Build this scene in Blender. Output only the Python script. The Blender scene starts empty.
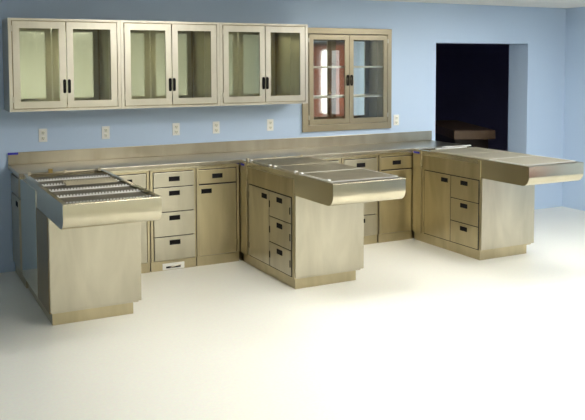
import bpy, bmesh, math, random
from mathutils import Vector, Matrix
random.seed(7)
S = bpy.context.scene
COL = S.collection
PI = math.pi

# ------------------------------------------------------------------ materials
def nodes(name):
    m = bpy.data.materials.new(name); m.use_nodes = True
    nt = m.node_tree
    return m, nt, nt.nodes['Principled BSDF']

def plain(name, col, rough=.5, metal=0.0, spec=.5, coat=0.0):
    m, nt, b = nodes(name)
    b.inputs['Base Color'].default_value = (*col, 1)
    b.inputs['Roughness'].default_value = rough
    b.inputs['Metallic'].default_value = metal
    b.inputs['Specular IOR Level'].default_value = spec
    b.inputs['Coat Weight'].default_value = coat
    return m

def steel(name, col, rough=.34, var=.10, grain=(60, 60, 2.0), smudge=.25, aniso=0.0, bump=0):
    """brushed stainless steel: fine grain lines, soft hand-wiped smudges"""
    m, nt, b = nodes(name)
    L = nt.links.new
    tc = nt.nodes.new('ShaderNodeTexCoord')
    mp = nt.nodes.new('ShaderNodeMapping'); mp.inputs['Scale'].default_value = grain
    L(tc.outputs['Object'], mp.inputs['Vector'])
    n1 = nt.nodes.new('ShaderNodeTexNoise'); n1.inputs['Scale'].default_value = 4; n1.inputs['Detail'].default_value = 3
    L(mp.outputs[0], n1.inputs['Vector'])
    mp2 = nt.nodes.new('ShaderNodeMapping'); mp2.inputs['Scale'].default_value = (2.6, 2.6, .7)
    L(tc.outputs['Object'], mp2.inputs['Vector'])
    n2 = nt.nodes.new('ShaderNodeTexNoise'); n2.inputs['Scale'].default_value = 2.2; n2.inputs['Detail'].default_value = 4
    n2.inputs['Distortion'].default_value = .6
    L(mp2.outputs[0], n2.inputs['Vector'])
    cr = nt.nodes.new('ShaderNodeMix'); cr.data_type = 'RGBA'
    d = 1 - smudge
    cr.inputs['A'].default_value = (col[0]*d, col[1]*d*.98, col[2]*d*.92, 1)
    cr.inputs['B'].default_value = (*[min(1, c*(1+smudge*.45)) for c in col], 1)
    L(n2.outputs['Fac'], cr.inputs['Factor'])
    L(cr.outputs['Result'], b.inputs['Base Color'])
    ma = nt.nodes.new('ShaderNodeMath'); ma.operation = 'MULTIPLY_ADD'
    ma.inputs[1].default_value = var; ma.inputs[2].default_value = rough - var/2
    L(n2.outputs['Fac'], ma.inputs[0])
    mb = nt.nodes.new('ShaderNodeMath'); mb.operation = 'MULTIPLY_ADD'
    mb.inputs[1].default_value = var
    L(n1.outputs['Fac'], mb.inputs[0]); L(ma.outputs[0], mb.inputs[2])
    L(mb.outputs[0], b.inputs['Roughness'])
    bp = nt.nodes.new('ShaderNodeBump'); bp.inputs['Strength'].default_value = bump; bp.inputs['Distance'].default_value = .01
    L(n2.outputs['Fac'], bp.inputs['Height']); L(bp.outputs[0], b.inputs['Normal'])
    b.inputs['Metallic'].default_value = 1
    b.inputs['Anisotropic'].default_value = aniso
    return m

def paint(name, col, rough=.6, amt=.03, scale=70):
    m, nt, b = nodes(name); L = nt.links.new
    tc = nt.nodes.new('ShaderNodeTexCoord')
    n = nt.nodes.new('ShaderNodeTexNoise'); n.inputs['Scale'].default_value = scale; n.inputs['Detail'].default_value = 3
    L(tc.outputs['Object'], n.inputs['Vector'])
    mx = nt.nodes.new('ShaderNodeMix'); mx.data_type = 'RGBA'
    mx.inputs['A'].default_value = (*[c*(1-amt) for c in col], 1); mx.inputs['B'].default_value = (*[min(1, c*(1+amt)) for c in col], 1)
    L(n.outputs['Fac'], mx.inputs['Factor']); L(mx.outputs['Result'], b.inputs['Base Color'])
    bp = nt.nodes.new('ShaderNodeBump'); bp.inputs['Strength'].default_value = .08; bp.inputs['Distance'].default_value = .004
    L(n.outputs['Fac'], bp.inputs['Height']); L(bp.outputs[0], b.inputs['Normal'])
    b.inputs['Roughness'].default_value = rough
    return m

M = {}
M['panel'] = steel('steel_panel', (.60, .56, .455), rough=.27, smudge=.42)
M['panel_warm'] = steel('steel_panel_warm', (.58, .505, .335), rough=.27, smudge=.42)
M['door'] = steel('steel_door', (.60, .56, .45), rough=.27, smudge=.40)
M['door_warm'] = steel('steel_door_warm', (.60, .52, .34), rough=.27, smudge=.45)
M['top'] = steel('steel_top', (.42, .385, .31), rough=.26, grain=(2, 60, 60), smudge=.35, bump=.02)
M['apron'] = steel('steel_apron', (.62, .575, .45), rough=.20, smudge=.16, grain=(2, 60, 60), bump=0, var=.03)
M['upper'] = steel('steel_upper', (.62, .585, .50), rough=.27, smudge=.22)
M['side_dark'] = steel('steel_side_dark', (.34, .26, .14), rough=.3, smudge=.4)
M['lining'] = steel('steel_lining', (.80, .70, .46), rough=.3, smudge=.2)
M['upper_in'] = steel('steel_cabinet_interior', (.84, .82, .68), rough=.06, var=.03, smudge=.08, bump=.01)
M['bronze'] = steel('steel_recessed_cabinet', (.36, .31, .215), rough=.34, smudge=.15)
M['grate'] = steel('steel_grate', (.66, .60, .46), rough=.45)
M['grate_light'] = plain('pale_grating', (.60, .56, .44), .5, .7)
M['grate_dark'] = steel('steel_grate_dark', (.36, .33, .27), rough=.4)
M['grate_bright'] = plain('bright_steel', (.88, .88, .86), .45, .8)
M['mirror'] = plain('polished_steel_back', (.72, .70, .70), .05, 1.0)
M['tray'] = steel('steel_tray', (.55, .50, .38), rough=.42, smudge=.3)
M['black'] = plain('black_plastic', (.006, .005, .006), .6, spec=.15)
M['seam'] = plain('dark_seam', (.03, .025, .02), .7)
M['brass'] = plain('brass', (.75, .55, .2), .3, 1.0)
M['tape'] = plain('blue_tape', (.03, .03, .42), .5)
M['white_plastic'] = plain('white_plastic', (.80, .79, .74), .4)
M['wall'] = paint('blue_wall_paint', (.48, .605, .775), .55)
M['cream'] = paint('cream_wall_paint', (.78, .78, .68), .6)
M['dark_wall'] = paint('darkened_wall_blue', (.28, .28, .50), .7)  # darkness of the lights-off far room put into the wall colour
M['red_wood'] = paint('reddish_wood', (.33, .10, .05), .4, .25, 8)
M['dim_brown'] = paint('dimmed_table_brown', (.16, .10, .06), .4, .2, 8)  # brown darkened to stand in for dim light on the far table
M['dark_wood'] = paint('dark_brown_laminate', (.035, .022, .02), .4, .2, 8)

m, nt, b = nodes('clear_glass')
b.inputs['Transmission Weight'].default_value = 1; b.inputs['Roughness'].default_value = 0
b.inputs['IOR'].default_value = 1.45; b.inputs['Base Color'].default_value = (.93, .97, .93, 1)
M['glass'] = m

m, nt, b = nodes('vinyl_floor'); L = nt.links.new
tc = nt.nodes.new('ShaderNodeTexCoord')
n = nt.nodes.new('ShaderNodeTexNoise'); n.inputs['Scale'].default_value = 1.3; n.inputs['Detail'].default_value = 6; n.inputs['Roughness'].default_value = .6
n3 = nt.nodes.new('ShaderNodeTexNoise'); n3.inputs['Scale'].default_value = 60; n3.inputs['Detail'].default_value = 2
L(tc.outputs['Object'], n.inputs['Vector']); L(tc.outputs['Object'], n3.inputs['Vector'])
mx = nt.nodes.new('ShaderNodeMix'); mx.data_type = 'RGBA'
mx.inputs['A'].default_value = (.79, .78, .70, 1); mx.inputs['B'].default_value = (.84, .83, .765, 1)
L(n.outputs['Fac'], mx.inputs['Factor'])
mx2 = nt.nodes.new('ShaderNodeMix'); mx2.data_type = 'RGBA'; mx2.blend_type = 'MULTIPLY'
mx2.inputs['Factor'].default_value = .12
L(mx.outputs['Result'], mx2.inputs['A']); L(n3.outputs['Color'], mx2.inputs['B'])
L(mx2.outputs['Result'], b.inputs['Base Color'])
ma = nt.nodes.new('ShaderNodeMath'); ma.operation = 'MULTIPLY_ADD'; ma.inputs[1].default_value = .08; ma.inputs[2].default_value = .26
L(n.outputs['Fac'], ma.inputs[0]); L(ma.outputs[0], b.inputs['Roughness'])
M['floor'] = m

m, nt, b = nodes('ceiling_tiles'); L = nt.links.new
tc = nt.nodes.new('ShaderNodeTexCoord')
bk = nt.nodes.new('ShaderNodeTexBrick'); bk.offset = 0; bk.squash = 1
bk.inputs['Scale'].default_value = 1; bk.inputs['Brick Width'].default_value = .61; bk.inputs['Row Height'].default_value = .61
bk.inputs['Mortar Size'].default_value = .012; bk.inputs['Mortar Smooth'].default_value = .1
bk.inputs['Color1'].default_value = (.92, .91, .88, 1); bk.inputs['Color2'].default_value = (.86, .85, .82, 1); bk.inputs['Mortar'].default_value = (.9, .9, .88, 1)
L(tc.outputs['Object'], bk.inputs['Vector'])
n = nt.nodes.new('ShaderNodeTexNoise'); n.inputs['Scale'].default_value = 90; n.inputs['Detail'].default_value = 4
L(tc.outputs['Object'], n.inputs['Vector'])
mx = nt.nodes.new('ShaderNodeMix'); mx.data_type = 'RGBA'; mx.blend_type = 'MULTIPLY'; mx.inputs['Factor'].default_value = .25
L(bk.outputs['Color'], mx.inputs['A']); L(n.outputs['Color'], mx.inputs['B']); L(mx.outputs['Result'], b.inputs['Base Color'])
b.inputs['Roughness'].default_value = .9
M['ceiling'] = m

def emit(name, col, s):
    m, nt, b = nodes(name)
    b.inputs['Base Color'].default_value = (*col, 1)
    b.inputs['Emission Color'].default_value = (*col, 1); b.inputs['Emission Strength'].default_value = s
    return m
M['lamp'] = emit('lit_diffuser', (1.0, .99, .955), 19.5)
M['daylight'] = emit('daylit_window', (.93, .96, 1.0), 4.0)

# ------------------------------------------------------------------ mesh helpers
class MB:
    def __init__(s): s.v = []; s.f = []
    def add(s, vs, fs):
        k = len(s.v); s.v += [tuple(v) for v in vs]; s.f += [tuple(i+k for i in f) for f in fs]
    def box(s, a, b):
        x0, x1 = sorted((a[0], b[0])); y0, y1 = sorted((a[1], b[1])); z0, z1 = sorted((a[2], b[2]))
        s.add([(x0,y0,z0),(x1,y0,z0),(x1,y1,z0),(x0,y1,z0),(x0,y0,z1),(x1,y0,z1),(x1,y1,z1),(x0,y1,z1)],
              [(0,3,2,1),(4,5,6,7),(0,1,5,4),(1,2,6,5),(2,3,7,6),(3,0,4,7)])
        return s
    def prism(s, prof, axis, a, b):
        """profile of 2D points extruded along an axis (0:x with (y,z), 1:y with (x,z), 2:z with (x,y))"""
        n = len(prof)
        def P(p, t): return (t, p[0], p[1]) if axis == 0 else (p[0], t, p[1]) if axis == 1 else (p[0], p[1], t)
        s.add([P(p, a) for p in prof] + [P(p, b) for p in prof],
              [tuple(range(n)), tuple(range(2*n-1, n-1, -1))] + [(i, i+n, (i+1) % n+n, (i+1) % n) for i in range(n)])
        return s
    def tube(s, pts, r, n=8):
        pts = [Vector(p) for p in pts]; k0 = len(s.v); m = len(pts)
        for i, p in enumerate(pts):
            d = (pts[min(i+1, m-1)] - pts[max(i-1, 0)]).normalized()
            u = d.cross(Vector((0, 0, 1)))
            if u.length < 1e-3: u = d.cross(Vector((1, 0, 0)))
            u.normalize(); w = d.cross(u)
            for j in range(n):
                a = 2*PI*j/n; s.v.append(tuple(p + r*(math.cos(a)*u + math.sin(a)*w)))
        for i in range(m-1):
            for j in range(n):
                a = k0+i*n+j; b_ = k0+i*n+(j+1) % n
                s.f.append((a, b_, b_+n, a+n))
        s.f.append(tuple(k0+j for j in range(n))[::-1]); s.f.append(tuple(k0+(m-1)*n+j for j in range(n)))
        return s
    def build(s, name, mat, parent=None, bevel=0, smooth=False):
        me = bpy.data.meshes.new(name); me.from_pydata(s.v, [], s.f)
        bm = bmesh.new(); bm.from_mesh(me); bmesh.ops.recalc_face_normals(bm, faces=bm.faces)
        if bevel:
            bmesh.ops.bevel(bm, geom=[e for e in bm.edges], offset=bevel, segments=2, profile=.5, affect='EDGES', clamp_overlap=True)
        bm.to_mesh(me); bm.free()
        me.materials.append(mat)
        if smooth:
            for p in me.polygons: p.use_smooth = True
        o = bpy.data.objects.new(name, me); COL.objects.link(o)
        if parent: o.parent = parent
        return o

def thing(name, label, cat, loc=(0, 0, 0), rz=0, group=None):
    o = bpy.data.objects.new(name, None); o.empty_display_size = .1; COL.objects.link(o)
    o.location = loc; o.rotation_euler = (0, 0, rz)
    return tag(o, label, cat, group)
def tag(o, label, cat, group=None):
    o['label'] = label; o['category'] = cat
    if group: o['group'] = group
    return o
def struct(o): o['kind'] = 'structure'; return o
def box(name, a, b, mat, parent=None, bevel=0): return MB().box(a, b).build(name, mat, parent, bevel)

# face frames: (u, w, z) -> local coordinates. w is outward from the face
def F_run(face): return lambda u, w, z: (u, face - w, z)           # faces -y
def F_left(face): return lambda u, w, z: (face - w, -u, z)         # faces -x, u runs towards the viewer
def fbox(F, u0, u1, w0, w1, z0, z1, mb=None):
    mb = mb or MB(); return mb.box(F(u0, w0, z0), F(u1, w1, z1))

def pull(F, uc, zc, parent, w=.018, hw=.048, hh=.020):
    """recessed black rectangular finger pull: rim, cup floor and grip lip"""
    m = MB()
    t = .006
    fbox(F, uc-hw, uc+hw, w-.001, w+.003, zc+hh-t, zc+hh, m); fbox(F, uc-hw, uc+hw, w-.001, w+.003, zc-hh, zc-hh+t, m)
    fbox(F, uc-hw, uc-hw+t, w-.001, w+.003, zc-hh+t, zc+hh-t, m); fbox(F, uc+hw-t, uc+hw, w-.001, w+.003, zc-hh+t, zc+hh-t, m)
    fbox(F, uc-hw+t, uc+hw-t, w-.001, w+.001, zc-hh+t, zc+hh-t, m)
    o = m.build('handle', M['black'], parent); o['label'] = 'black recessed pull'
    return o

def hinge(F, u, zc, parent, w=.004, h=.05):
    m = MB(); fbox(F, u-.004, u+.004, 0, w+.014, zc-h/2, zc+h/2, m)
    return m.build('hinge', M['bronze'], parent, .001)

T = .018   # door thickness
def drawer(F, u0, u1, z0, z1, parent, mat='door', pu=None, pz=None):
    g = .0045
    m = MB(); fbox(F, u0+g, u1-g, .001, T, z0+g, z1-g, m)
    o = m.build('drawer', M[mat], parent, .0015)
    pull(F, (u0+u1)/2 if pu is None else pu, (z1-.06) if pz is None else pz, o, T)
    return o
def door(F, u0, u1, z0, z1, parent, mat='door', pu=None, hinge_u=None):
    g = .0045
    m = MB(); fbox(F, u0+g, u1-g, .001, T, z0+g, z1-g, m)
    o = m.build('door', M[mat], parent, .0015)
    if pu is not None: pull(F, pu, z1-.055, o, T)
    if hinge_u is not None:
        hinge(F, hinge_u, z1-.09, o); hinge(F, hinge_u, z0+.09, o)
    return o

H = .914
# ------------------------------------------------------------------ setting
XL, XR, YB = -3.4, 5.69, -8.7
CZ = 2.415
struct(box('floor', (XL-.2, YB-.2, -.1), (XR+2.6, 6.2, 0), M['floor']))
# ceiling of the main room
struct(box('ceiling', (XL-.2, YB-.2, CZ), (XR+.2, .1, CZ+.1), M['ceiling']))
# back wall with the doorway and the opening for the recessed cabinet
WT = .316
mb = MB()
wx0, wx1, wz0, wz1 = 2.10, 3.10, 1.10, 2.085
dx0, dx1, dz = 3.74, 5.09, 1.985
mb.box((XL-.2, 0, 0), (wx0, WT, CZ+.1)); mb.box((wx0, 0, 0), (wx1, WT, wz0)); mb.box((wx0, 0, wz1), (wx1, WT, CZ+.1))
mb.box((wx1, 0, 0), (dx0, WT, CZ+.1)); mb.box((dx0, 0, dz), (dx1, WT, CZ+.1)); mb.box((dx1, 0, 0), (XR+.2, WT, CZ+.1))
struct(mb.build('wall_back', M['wall']))
struct(box('wall_left', (XL-.2, YB, 0), (XL, 0, CZ), M['wall']))
mb = MB()
ry0, ry1, rz1 = -6.2, -4.72, 2.12
mb.box((XR, YB, 0), (XR+.15, ry0, CZ)); mb.box((XR, ry1, 0), (XR+.15, 0, CZ)); mb.box((XR, ry0, rz1), (XR+.15, ry1, CZ))
struct(mb.build('wall_right', M['wall']))
struct(box('wall_front', (XL-.2, YB-.2, 0), (XR+.2, YB, CZ), M['cream']))
# reddish double door in the right wall, with one tall narrow light
pa, pb, ym = -5.72, -5.42, -5.36
d1 = struct(MB().box((XR+.04, ry0+.02, 0), (XR+.09, pa, rz1-.02)).box((XR+.04, pb, 0), (XR+.09, ym, rz1-.02))
            .box((XR+.04, pa, 0), (XR+.09, pb, .83)).box((XR+.04, pa, 2.0), (XR+.09, pb, rz1-.02)).build('door_1', M['red_wood']))
box('pane', (XR+.055, pa, .83), (XR+.07, pb, 2.0), M['daylight'], d1)['label'] = 'tall narrow daylit pane'
d2 = struct(box('door_2', (XR+.04, ym+.01, 0), (XR+.09, ry1-.02, rz1-.02), M['red_wood'], None, .003))
MB().tube([(XR+.04, ym+.09, 1.0), (XR-.02, ym+.09, 1.0), (XR-.02, ym+.21, 1.0)], .01).build('handle', M['upper'], d2)
struct(MB().box((XR-.012, ry0-.05, 0), (XR+.03, ry0+.02, rz1+.05)).box((XR-.012, ry1-.02, 0), (XR+.03, ry1+.05, rz1+.05))
       .box((XR-.012, ry0+.02, rz1-.02), (XR+.03, ry1-.02, rz1+.05)).build('trim_1', M['dark_wood']))
# unlit room beyond the doorway
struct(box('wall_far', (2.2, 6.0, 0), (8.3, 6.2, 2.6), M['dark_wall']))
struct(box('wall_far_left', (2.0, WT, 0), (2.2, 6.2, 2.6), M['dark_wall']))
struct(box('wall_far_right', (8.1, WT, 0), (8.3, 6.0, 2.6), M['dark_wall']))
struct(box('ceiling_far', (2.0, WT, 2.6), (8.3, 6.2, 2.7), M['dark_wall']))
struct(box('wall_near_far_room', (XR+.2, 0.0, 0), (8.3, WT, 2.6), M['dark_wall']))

# ------------------------------------------------------------------ ceiling lights
for i, (x, y) in enumerate([(3.7, -1.7), (1.0, -2.5), (3.7, -3.3), (1.0, -4.1), (3.7, -4.9), (1.0, -6.6)]):
    t = thing('ceiling_light', 'white framed rectangular fluorescent ceiling light', 'ceiling light', (x, y, CZ), 0, 'ceiling lights')
    m = MB(); a, b_ = .61, .305
    m.box((-a, -b_, -.02), (a, -b_+.03, 0)); m.box((-a, b_-.03, -.02), (a, b_, 0))
    m.box((-a, -b_+.03, -.02), (-a+.03, b_-.03, 0)); m.box((a-.03, -b_+.03, -.02), (a, b_-.03, 0))
    m.build('frame', M['white_plastic'], t)
    box('diffuser', (-a+.03, -b_+.03, -.014), (a-.03, b_-.03, -.006), M['lamp'], t)

# ------------------------------------------------------------------ worktop
wt = thing('worktop', 'long continuous stainless steel worktop running along the blue back wall', 'worktop', (0, 0, 0))
X0, X1, D = -.75, 3.675, .612
box('top', (X0, -D, .884), (X1, -.004, H), M['top'], wt, .003)
box('backsplash', (X0, -.024, H), (X1, -.004, 1.018), M['top'], wt, .003)
box('front_edge', (X0+.004, -D+.002, .868), (X1-.004, -D+.016, .884), M['apron'], wt)
bb = box('end_edge', (X1-.02, -D+.02, .868), (X1-.004, -.03, .884), M['apron'], wt)

# ------------------------------------------------------------------ base cabinets along the wall
FY = -.585
Fr = F_run(FY)
def base_unit(x0, x1, label, fronts):
    t = thing('base_cabinet', label, 'cabinet', (x0, 0, 0))
    w = x1-x0
    F = lambda u, ww, z: (u-x0, FY-ww, z)
    m = MB()
    m.box((0, -.004, .085), (w, FY, .866))                       # carcass
    m.build('body', M['panel'], t, .002)
    box('gap_shade', (.010, FY, .09), (w-.010, FY-.0009, .862), M['seam'], t)  # dark sheet behind the fronts paints shade into their gaps
    m = MB(); m.box((.001, -.02, 0), (w-.001, FY-.002, .083)); m.build('toe_kick', M['panel_warm'], t, .001)
    # face frame standing proud of the recessed fronts
    fr = MB()
    for a, b_ in ((x0+.001, x0+.022), (x1-.022, x1-.001)): fbox(F, a, b_, 0, T-.004, .087, .866, fr)
    fbox(F, x0+.022, x1-.022, 0, T-.004, .849, .866, fr)
    fr.build('face_frame', M['panel_warm'], t)
    fronts(F, t, x0, x1)
    return t
Z4 = (.845, .715, .503, .292, .088)
def four(F, t, x0, x1):
    for i in range(4): drawer(F, x0+.025, x1-.010, Z4[i+1], Z4[i], t, pz=(Z4[i]-(.06 if i == 0 else .052)))
def drawer_door(pu, right=False, split=.715):
    def f(F, t, x0, x1):
        a, b_ = x0+.012, x1-.028
        drawer(F, a, b_, split+.003, .845, t, mat='door' if not right else 'door_warm')
        door(F, a, b_, .088, split-.003, t, mat='door' if not right else 'door_warm', pu=a+.078 if pu else b_-.078, hinge_u=(b_+.004) if pu else (a-.004))
    return f
def corner(F, t, x0, x1):
    drawer(F, -.075, .268, .718, .845, t); door(F, -.075, .268, .088, .712, t, pu=.19, hinge_u=-.08)
base_unit(-.715, .292, 'corner steel base cabinet with one drawer over a door, behind the leftmost sink peninsula', corner)
base_unit(.299, .705, 'steel base cabinet of four stacked drawers above the white toe kick plate', four)
base_unit(.711, 1.112, 'steel base cabinet with one drawer over a tall door, beside the middle sink peninsula', drawer_door(True, True))
base_unit(1.135, 2.165, 'steel base cabinet half hidden behind the middle sink peninsula', lambda F, t, x0, x1: (drawer(F, 1.78, 2.145, .718, .845, t), door(F, 1.78, 2.145, .088, .712, t, pu=2.06)))
base_unit(2.172, 2.585, 'steel base cabinet of stacked drawers just right of the middle sink peninsula', four)
base_unit(2.60, 3.02, 'steel base cabinet with a drawer over a tall door, left of the rightmost sink peninsula', drawer_door(True, True))
base_unit(3.03, 3.665, 'steel base cabinet under the right end of the worktop, behind the rightmost peninsula', lambda F, t, x0, x1: None)
# left end of the corner cabinet: end door facing left
for o in list(COL.objects):
    if o.name == 'base_cabinet':
        F = lambda u, w, z: (-w, -u, z)
        door(F, .03, .44, .10, .69, o, mat='panel', pu=.345, hinge_u=.028)
        m = MB(); fbox(F, .03, .44, .001, T, .70, .845, m); m.build('drawer', M['panel'], o, .0015)

# ------------------------------------------------------------------ sink peninsulas
def peninsula(p, L_, B, label, mats, opts):
    t = thing('sink_peninsula', label, 'peninsula', (p, 0, 0))
    W = .622
    body, front, side = mats
    y0 = -.614
    F = lambda u, w, z: (-w, -u, z)
    # carcass and skirt
    box('body', (.012, y0, .085), (W-.012, -B+.012, .742), M[side], t, .002)
    box('toe_kick', (.020, y0-.0, 0), (W-.045, -B+.032, .083), M['panel_warm'], t, .001)
    box('end_panel', (.002, -B+.010, .100), (W+.004, -B-.010, .742), M[front], t, .003)
    # corner posts of the left face
    m = MB(); m.box((-.004, y0, .087), (.010, y0-.13, .90))
    if opts.get('doors', True): m.build('filler_post', M['panel_warm'], t, .002)
    # upper box carrying the tray: bottom curls up at the front
    R = .075; zt = .866; zb = .745
    rw = .030; zh = H-.003
    curve = []
    for k in range(0, 9):
        a = -PI/2 - (PI/2)*k/8
        curve.append((-L_+R + R*math.cos(a), zb+R + R*math.sin(a)))
    low = [(y0-.002, zb), (-L_+R+.002, zb)] + curve + [(-L_, zb+R+.002), (-L_, zh-.008)]
    tip = [(-L_, zh-.008), (-L_+.002, zh-.002), (-L_+.006, zh)]
    m = MB()
    full = [(y0-.002, zh)] + low + tip[1:]
    m.prism(full, 0, 0.0, rw); m.prism(full, 0, W-rw, W)
    m.prism([(y0-.062, zh), (y0-.062, zt), (-L_+rw, zt), (-L_+rw, zh)][1:3] + [(-L_+rw, zh)] + tip[::-1] + low[:-1][::-1] + [(y0-.002, zh), (y0-.062, zh)], 0, rw, W-rw)
    o = m.build('apron', M['apron'], t)
    for q in o.data.polygons: q.use_smooth = True
    o.data.set_sharp_from_angle(angle=math.radians(32))
    box('tray', (rw+.001, y0-.062, zt), (W-rw-.001, -L_+rw+.001, zt+.006), M['tray'], t)
    # skirt band of the left face, over the doors
    if opts.get('doors', True):
        m = MB(); fbox(F, .77, B-.01, 0, .006, .728, .868, m); m.build('side_band', M['panel_warm'], t, .001)
        m = MB(); fbox(F, .806, 1.600, -.0, .0062, .096, .726, m); m.build('gap_shade', M['seam'], t)  # near-black sheet stands in for shade between door and drawers
        m = MB(); fbox(F, .77, B-.01, -.012, .003, .086, .10, m); m.build('bottom_rail', M['panel_warm'], t)
        Fd = lambda u, w, z: (.006-w, -u, z)
        door(Fd, .812, 1.208, .10, .722, t, mat=side, pu=1.122, hinge_u=.806)
        for za, zb_ in ((.722, .515), (.515, .303), (.303, .10)):
            d_ = drawer(Fd, 1.211, 1.595, zb_, za, t, mat=side, pu=1.402, pz=za-.050)
            if opts.get('latches'):
                for u in (1.222, 1.585):
                    m = MB(); fbox(Fd, u-.005, u+.005, T-.001, T+.004, (za+zb_)/2-.03, (za+zb_)/2+.025, m)
                    m.build('latch', M['black'], d_)
        m = MB(); fbox(F, 1.603, B-.012, -.012, .004, .087, .728, m); m.build('corner_post', M['panel_warm'], t)
        if opts.get('post'):
            m = MB(); fbox(F, B-.035, B-.005, .0, .009, .728, .900, m); m.build('corner_strap', M['panel_warm'], t, .002)
    else:
        m = MB(); fbox(F, .50, 1.19, 0, .004, .087, .866, m); m.build('side_panel', M['upper_in'], t, .001)
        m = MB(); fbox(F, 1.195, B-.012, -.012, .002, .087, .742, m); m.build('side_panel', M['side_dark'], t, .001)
    return t
pen = []
pen.append(peninsula(-.722, 2.135, 1.63, 'leftmost stainless steel sink peninsula, plain sided, with open grating on top', ('panel', 'door', 'panel'), {'doors': False}))
pen.append(peninsula(1.122, 2.225, 1.64, 'middle stainless steel sink peninsula with a door and three drawers in its left side', ('panel', 'door', 'door'), {'latches': True}))
pen.append(peninsula(2.993, 2.195, 1.62, 'rightmost stainless steel sink peninsula, in front of the dark doorway', ('panel', 'door', 'panel_warm'), {'post': True}))

# ------------------------------------------------------------------ gratings
def wires(w, d, pitch, r, zc, mb):
    """crossed diagonal strands of expanded metal inside a w x d rectangle"""
    for sgn in (1, -1):
        k = -d
        while k < w:
            # line x = k + t, y = t (t in 0..d) clipped to 0..w
            t0 = max(0, -k); t1 = min(d, w-k)
            if t1-t0 > .004:
                a = Vector((k+t0, t0)); b = Vector((k+t1, t1))
                if sgn < 0: a.x = w-a.x; b.x = w-b.x
                dr = (b-a).normalized(); n = Vector((-dr.y, dr.x))*r
                q = [a+n, b+n, b-n, a-n]
                mb.add([(v.x, v.y, zc-.0015) for v in q]+[(v.x, v.y, zc+.0015) for v in q],
                       [(0,1,2,3),(7,6,5,4),(0,4,5,1),(1,5,6,2),(2,6,7,3),(3,7,4,0)])
            k += pitch
def grating(x0, ya, yb, w, label, group, z, pitch, r, mat, fmat, teeth=False, clips=False):
    """ya: far edge, yb: near edge (yb < ya)"""
    t = thing('grating', label, 'grating', (x0, yb, z), 0, group)
    d = ya-yb
    m = MB(); wires(w, d, pitch, r, 0, m); m.build('mesh_sheet', M[mat], t)
    m = MB(); e = .008
    m.box((0, 0, -.006), (w, e, .003)); m.box((0, d-e, -.006), (w, d, .003)); m.box((0, e, -.006), (e, d-e, .003)); m.box((w-e, e, -.006), (w, d-e, .003))
    m.build('frame', M[fmat], t)
    if teeth:
        m = MB(); m.box((0, 0, .003), (w, .008, .010))
        n = int(w/.021)
        for i in range(n): m.box((i*.021, -.001, .010), (i*.021+.011, .009, .020))
        m.build('serrated_bar', M['grate_bright'], t)
    if clips:
        for yy in (.04, d-.05): box('clip', (-.006, yy, -.004), (.016, yy+.03, .011), M['grate_bright'], t, .002)
    return t
which = ['farthest one, by the rinse bar', 'second from the worktop', 'middle one of the five', 'second from the front edge', 'nearest one, at the front edge']
ys = [-.735, -.985, -1.245, -1.515, -1.79, -2.075]
for i in range(5):
    grating(-.722+.034, ys[i]-.004, ys[i+1], .554, 'open mesh grating on the left peninsula, '+which[i],
            'gratings on the leftmost peninsula', .893, .022, .0018, 'grate_dark', 'grate_dark', teeth=True)
m = MB()
for yy in (0, .10):
    m.box((0, yy, 0), (.36, yy+.006, .014))
    for i in range(17): m.box((i*.021, yy-.002, .014), (i*.021+.011, yy+.008, .022))
m.box((0, .006, 0), (.006, .10, .010)); m.box((.354, .006, 0), (.36, .10, .010))
o = m.build('serrated_rack', M['grate'], None); o.location = (-.55, -1.40, .914)
tag(o, 'short serrated steel rack lying on the middle grating of the left peninsula', 'rack')
wh = ['next to the worktop', 'middle one of its three', 'at the front edge']
ys = [-.735, -1.20, -1.66, -2.165]
for i in range(3):
    grating(1.122+.026, ys[i]-.006, ys[i+1], .57, 'fine mesh grating on the middle peninsula, '+wh[i],
            'gratings on the middle peninsula', .918, .012, .0028, 'grate', 'grate_bright' if i == 2 else 'grate', clips=True)
ys = [-.85, -1.26, -1.68, -2.14]
for i in range(3):
    grating(2.993+.030, ys[i]-.003, ys[i+1], .562, 'pale close mesh grating on the right peninsula, '+wh[i],
            'gratings on the rightmost peninsula', .917, .017, .0042, 'grate_light', 'grate_bright' if i == 2 else 'grate_light')
# ------------------------------------------------------------------ rinse bars behind the gratings
def rinse(x, label, knobs):
    t = thing('rinse_bar', label, 'pipe', (x, -.672, .918))
    MB().tube([(.03, 0, -.002), (.59, 0, -.002)], .007, 10).build('pipe', M['grate'], t, smooth=True)
    for k in (.03, .30, .57): box('bracket', (k, -.012, -.012), (k+.02, .012, .0125), M['grate'], t, .002)
    for k in knobs: MB().tube([(k, -.004, -.004), (k, -.004, .028)], .010, 10).build('valve', M['brass'], t)
rinse(-.722, 'steel rinse bar with a brass valve at the wall end of the left peninsula', (.19, .205))
rinse(1.122, 'plain steel rinse bar at the wall end of the middle peninsula', ())
box_ = box
o = MB().box((-.01, -.012, 0), (.34, .012, .008)).build('steel_strip', M['grate_bright'], None, .001)
o.location = (3.33, -.66, .921-.008); o.rotation_euler = (0, 0, math.radians(-2))
tag(o, 'loose bright steel strip lying across the wall end of the right peninsula, farther of two', 'metal strip')
o = MB().box((0, -.015, 0), (.36, .015, .014)).build('steel_strip', M['grate_bright'], None, .001)
o.location = (3.14, -.79, .9115); o.rotation_euler = (0, 0, math.radians(-3))
tag(o, 'loose bright steel strip on the right peninsula, nearer of two and closer to the grating', 'metal strip')

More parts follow.
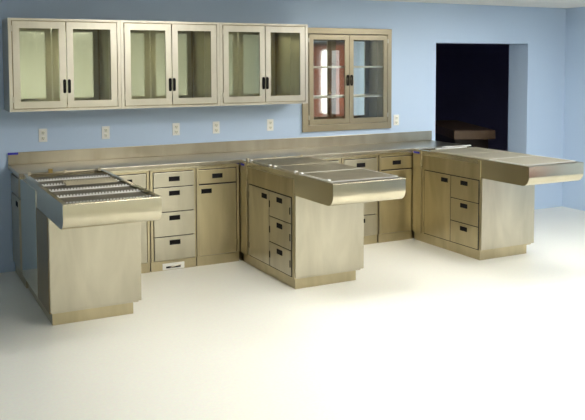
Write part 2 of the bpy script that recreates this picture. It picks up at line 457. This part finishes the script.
# ------------------------------------------------------------------ upper glass cabinets
def oval_handle(F, u, zc, parent, hw=.013, hh=.058, ring=False):
    m = MB()
    n = 20
    if not ring:
        pr = []
        for k in range(n):
            a = 2*PI*k/n; cx = hw*math.cos(a); cz = hw*math.sin(a) + (hh-hw)*(1 if math.sin(a) >= 0 else -1)
            pr.append((cx, cz))
        k0 = [F(u+a, T, zc+b) for a, b in pr]; k1 = [F(u+a*.8, T+.012, zc+b*.94) for a, b in pr]
        m.add(k0+k1, [tuple(range(n)), tuple(range(2*n-1, n-1, -1))]+[(i, (i+1) % n, (i+1) % n+n, i+n) for i in range(n)])
        return m.build('handle', M['black'], parent)
    pts = [F(u+hw*.8*math.cos(2*PI*k/n), T+.008, zc+(hh-.006)*math.copysign(abs(math.sin(2*PI*k/n))**.6, math.sin(2*PI*k/n))) for k in range(n+1)]
    m.tube(pts, .0052, 6)
    return m.build('handle', M['black'], parent)

def glass_door(F, u0, u1, z0, z1, st, parent, mat, hu, hsign, ring=False):
    """framed glass door; hu: handle centre, hsign: side of hinges"""
    m = MB()
    fbox(F, u0, u0+st, 0, T, z0, z1, m); fbox(F, u1-st, u1, 0, T, z0, z1, m)
    fbox(F, u0+st, u1-st, 0, T, z0, z0+st*1.05, m); fbox(F, u0+st, u1-st, 0, T, z1-st*1.05, z1, m)
    o = m.build('door', M[mat], parent)
    m = MB(); fbox(F, u0+st-.004, u1-st+.004, .006, .010, z0+st-.004, z1-st+.004, m)
    g = m.build('pane', M['glass'], o); g['label'] = 'clear glass pane'
    zc = z0 + (.175 if not ring else .445)
    oval_handle(F, hu, zc, o, ring=ring)
    hx = u0-.006 if hsign < 0 else u1+.006
    for zz in (z0+.05, z1-.08):
        m = MB(); fbox(F, hx-.004, hx+.004, .0, T+.004, zz, zz+.045, m); m.build('hinge', M['upper'], o)
    return o
UW = .9076; UZ0, UZ1 = 1.378, 2.132; UD = .335
labs = ['leftmost of the three glass-fronted steel wall cabinets above the worktop', 'middle of the three glass-fronted steel wall cabinets above the worktop',
        'third glass-fronted steel wall cabinet from the left, beside the recessed one']
for i in range(3):
    x0 = -.766+UW*i; w = UW-.002
    t = thing('wall_cabinet', labs[i], 'cabinet', (x0, -.002, UZ0))
    h = UZ1-UZ0; s = .020; yf = -UD+T+.004
    m = MB(); m.box((0, 0, 0), (s, yf, h)); m.box((w-s, 0, 0), (w, yf, h)); m.box((s, 0, 0), (w-s, yf, s)); m.box((s, 0, h-s), (w-s, yf, h))
    m.build('body', M['upper'], t, .0015)
    # front rim around the doors
    F = lambda u, ww, z: (u, yf-ww, z)
    m = MB()
    fbox(F, 0, .026, 0, T, 0, h, m); fbox(F, w-.026, w, 0, T, 0, h, m); fbox(F, .026, w-.026, 0, T, 0, .018, m); fbox(F, .026, w-.026, 0, T, h-.018, h, m)
    m.build('face_frame', M['upper'], t)
    m = MB(); m.box((.021, yf-.001, .021), (.040, yf-.003, h-.021)); m.box((w-.040, yf-.001, .021), (w-.021, yf-.003, h-.021))
    m.box((.040, yf-.001, .021), (w-.040, yf-.003, .030)); m.box((.040, yf-.001, h-.030), (w-.040, yf-.003, h-.021))
    m.build('gap_shade', M['side_dark'], t)  # dark brown strips put shade into the gap around the doors
    box('back_panel', (s+.001, -.003, s+.001), (w-s-.001, -.010, h-s-.001), M['upper_in'], t)
    m = MB(); m.box((s+.001, -.012, s+.001), (s+.004, yf+.004, h-s-.001)); m.box((w-s-.004, -.012, s+.001), (w-s-.001, yf+.004, h-s-.001))
    m.build('side_lining', M['lining'], t)
    c = w/2
    F = lambda u, ww, z: (u, yf-.0035-ww, z)
    glass_door(F, .033, c-.004, .026, h-.026, .052, t, 'upper', c-.019, -1)
    glass_door(F, c+.004, w-.033, .026, h-.026, .052, t, 'upper', c+.019, 1)

# ------------------------------------------------------------------ recessed cabinet in the wall
t = thing('recessed_cabinet', 'bronze-toned steel cabinet with two glass doors set into the blue wall', 'cabinet', (0, 0, 1.07))
zb = -1.07
a0, a1, b0, b1 = 2.064, 3.137, 1.07+zb, 2.12+zb
yf = -.006
F = lambda u, ww, z: (u, yf-ww, z)
m = MB(); fr = .066
fbox(F, a0, a0+fr, -.002, .018, b0, b1, m); fbox(F, a1-fr+.016, a1, -.002, .018, b0, b1, m)
fbox(F, a0+fr, a1-fr+.016, -.002, .018, b0, b0+fr, m); fbox(F, a0+fr, a1-fr+.016, -.002, .018, b1-fr+.008, b1, m)
m.build('frame', M['bronze'], t, .001)
box('back_panel', (2.12, .165, 1.115+zb), (3.08, .177, 2.07+zb), M['mirror'], t)
m = MB(); m.box((2.106, .0, 1.105+zb), (2.12, .180, 2.08+zb)); m.box((3.08, .0, 1.105+zb), (3.094, .180, 2.08+zb))
m.box((2.12, 0, 1.105+zb), (3.08, .180, 1.115+zb)); m.box((2.12, 0, 2.07+zb), (3.08, .180, 2.08+zb)); m.build('body', M['bronze'], t)
for z in (1.722, 1.415): box('shelf', (2.122, .02, z-.010+zb), (3.078, .160, z+.010+zb), M['upper'], t)
glass_door(F, 2.140, 2.608, 1.142+zb, 2.052+zb, .048, t, 'bronze', 2.589, -1, ring=True)
glass_door(F, 2.614, 3.082, 1.142+zb, 2.052+zb, .048, t, 'bronze', 2.635, 1, ring=True)

# ------------------------------------------------------------------ outlets
for x, z, lab in [(-.458, 1.152, 'white wall outlet farthest left, under the leftmost wall cabinet'), (.083, 1.152, 'white wall outlet below the seam of the left and middle wall cabinets'),
               (.739, 1.155, 'white wall outlet under the middle wall cabinet, left of the two there'), (1.138, 1.155, 'white wall outlet near the seam of the middle and third wall cabinets'),
               (1.710, 1.157, 'white wall outlet below the third wall cabinet, left of the recessed cabinet'), (3.213, 1.152, 'white wall outlet just right of the recessed cabinet')]:
    t = thing('wall_outlet', lab, 'outlet', (x, 0, z))
    box('cover_plate', (-.035, -.007, -.057), (.035, -.0005, .057), M['white_plastic'], t, .002)
    for s in (-.024, .024):
        q = box('socket', (-.016, -.011, s-.016), (.016, -.006, s+.016), M['cream'], t, .002)
        MB().box((-.008, -.0125, s-.006), (-.005, -.0105, s+.008)).box((.005, -.0125, s-.006), (.008, -.0105, s+.006)).box((-.003, -.0125, s-.013), (.003, -.0105, s-.009)).build('slots', M['seam'], q)
# ------------------------------------------------------------------ tape, toe kick plate, corner gap strips
tag(box('tape', (-.752, -.027, 1.000), (-.668, -.0245, 1.019), M['tape'], None), 'blue tape piece on the upper left corner of the backsplash', 'tape')
tag(box('tape', (1.1160, -.70, .868), (1.1176, -.625, .886), M['tape'], None), 'blue tape piece at the inner corner of the middle peninsula', 'tape')
tag(box('tape', (2.9870, -.72, .872), (2.9886, -.625, .890), M['tape'], None), 'blue tape piece at the inner corner of the rightmost peninsula', 'tape')
t = thing('cover_plate', 'white cover plate with a dark slot set in the toe kick of the drawer cabinet', 'cover plate', (.40, -.588, .004))
box('plate', (0, -.006, 0), (.195, 0, .056), M['white_plastic'], t, .002)
m = MB(); m.box((.03, -.008, .014), (.16, -.006, .030)); m.build('slot', M['black'], t)
MB().tube([(.07, -.010, .022), (.12, -.012, .030), (.165, -.010, .034)], .003, 6).build('wire_end', M['grate'], t)

# ------------------------------------------------------------------ things in the unlit room
t = thing('dim_table', 'dim table, tinted dark brown for the low light, standing in the dark room beyond the doorway', 'table', (5.02, 1.25, 0), math.radians(-24))
box('top', (0, 0, .75), (.56, 1.9, .87), M['dim_brown'], t, .01)
box('body', (.08, .25, 0), (.54, 1.9, .75), M['dark_wood'], t, .004)  # body coloured dark brown for the same low light
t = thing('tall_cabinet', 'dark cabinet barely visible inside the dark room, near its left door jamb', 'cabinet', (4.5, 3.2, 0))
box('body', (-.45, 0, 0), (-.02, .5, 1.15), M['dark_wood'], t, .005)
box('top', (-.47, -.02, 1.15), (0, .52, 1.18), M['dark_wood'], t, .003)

# ------------------------------------------------------------------ camera
c = bpy.data.cameras.new('camera'); cam = bpy.data.objects.new('camera', c); COL.objects.link(cam); S.camera = cam
f, py = 787.0, 114.65
yaw, pit, rol = .47984, .064289, -.0034458
fwd = Vector((math.sin(yaw), math.cos(yaw), 0)); right = Vector((math.cos(yaw), -math.sin(yaw), 0)); up = Vector((0, 0, 1))
f2 = fwd*math.cos(pit) - up*math.sin(pit); u2 = up*math.cos(pit) + fwd*math.sin(pit)
r3 = right*math.cos(rol) + u2*math.sin(rol); u3 = u2*math.cos(rol) - right*math.sin(rol)
cam.matrix_world = Matrix(((r3.x, u3.x, -f2.x, -1.66474), (r3.y, u3.y, -f2.y, -6.96518), (r3.z, u3.z, -f2.z, 1.756055), (0, 0, 0, 1)))
c.sensor_width = 36; c.sensor_fit = 'HORIZONTAL'; c.lens = f*36/585
c.shift_y = (py-210)/585
c.clip_start = .05

w = bpy.data.worlds.new('world'); S.world = w; w.use_nodes = True
w.node_tree.nodes['Background'].inputs[0].default_value = (.05, .06, .08, 1); w.node_tree.nodes['Background'].inputs[1].default_value = .5
S.view_settings.view_transform = 'Standard'; S.view_settings.look = 'None'; S.view_settings.gamma = 1
S.view_settings.exposure = 0.0
S.cycles.max_bounces = 10; S.cycles.transmission_bounces = 8; S.cycles.glossy_bounces = 6
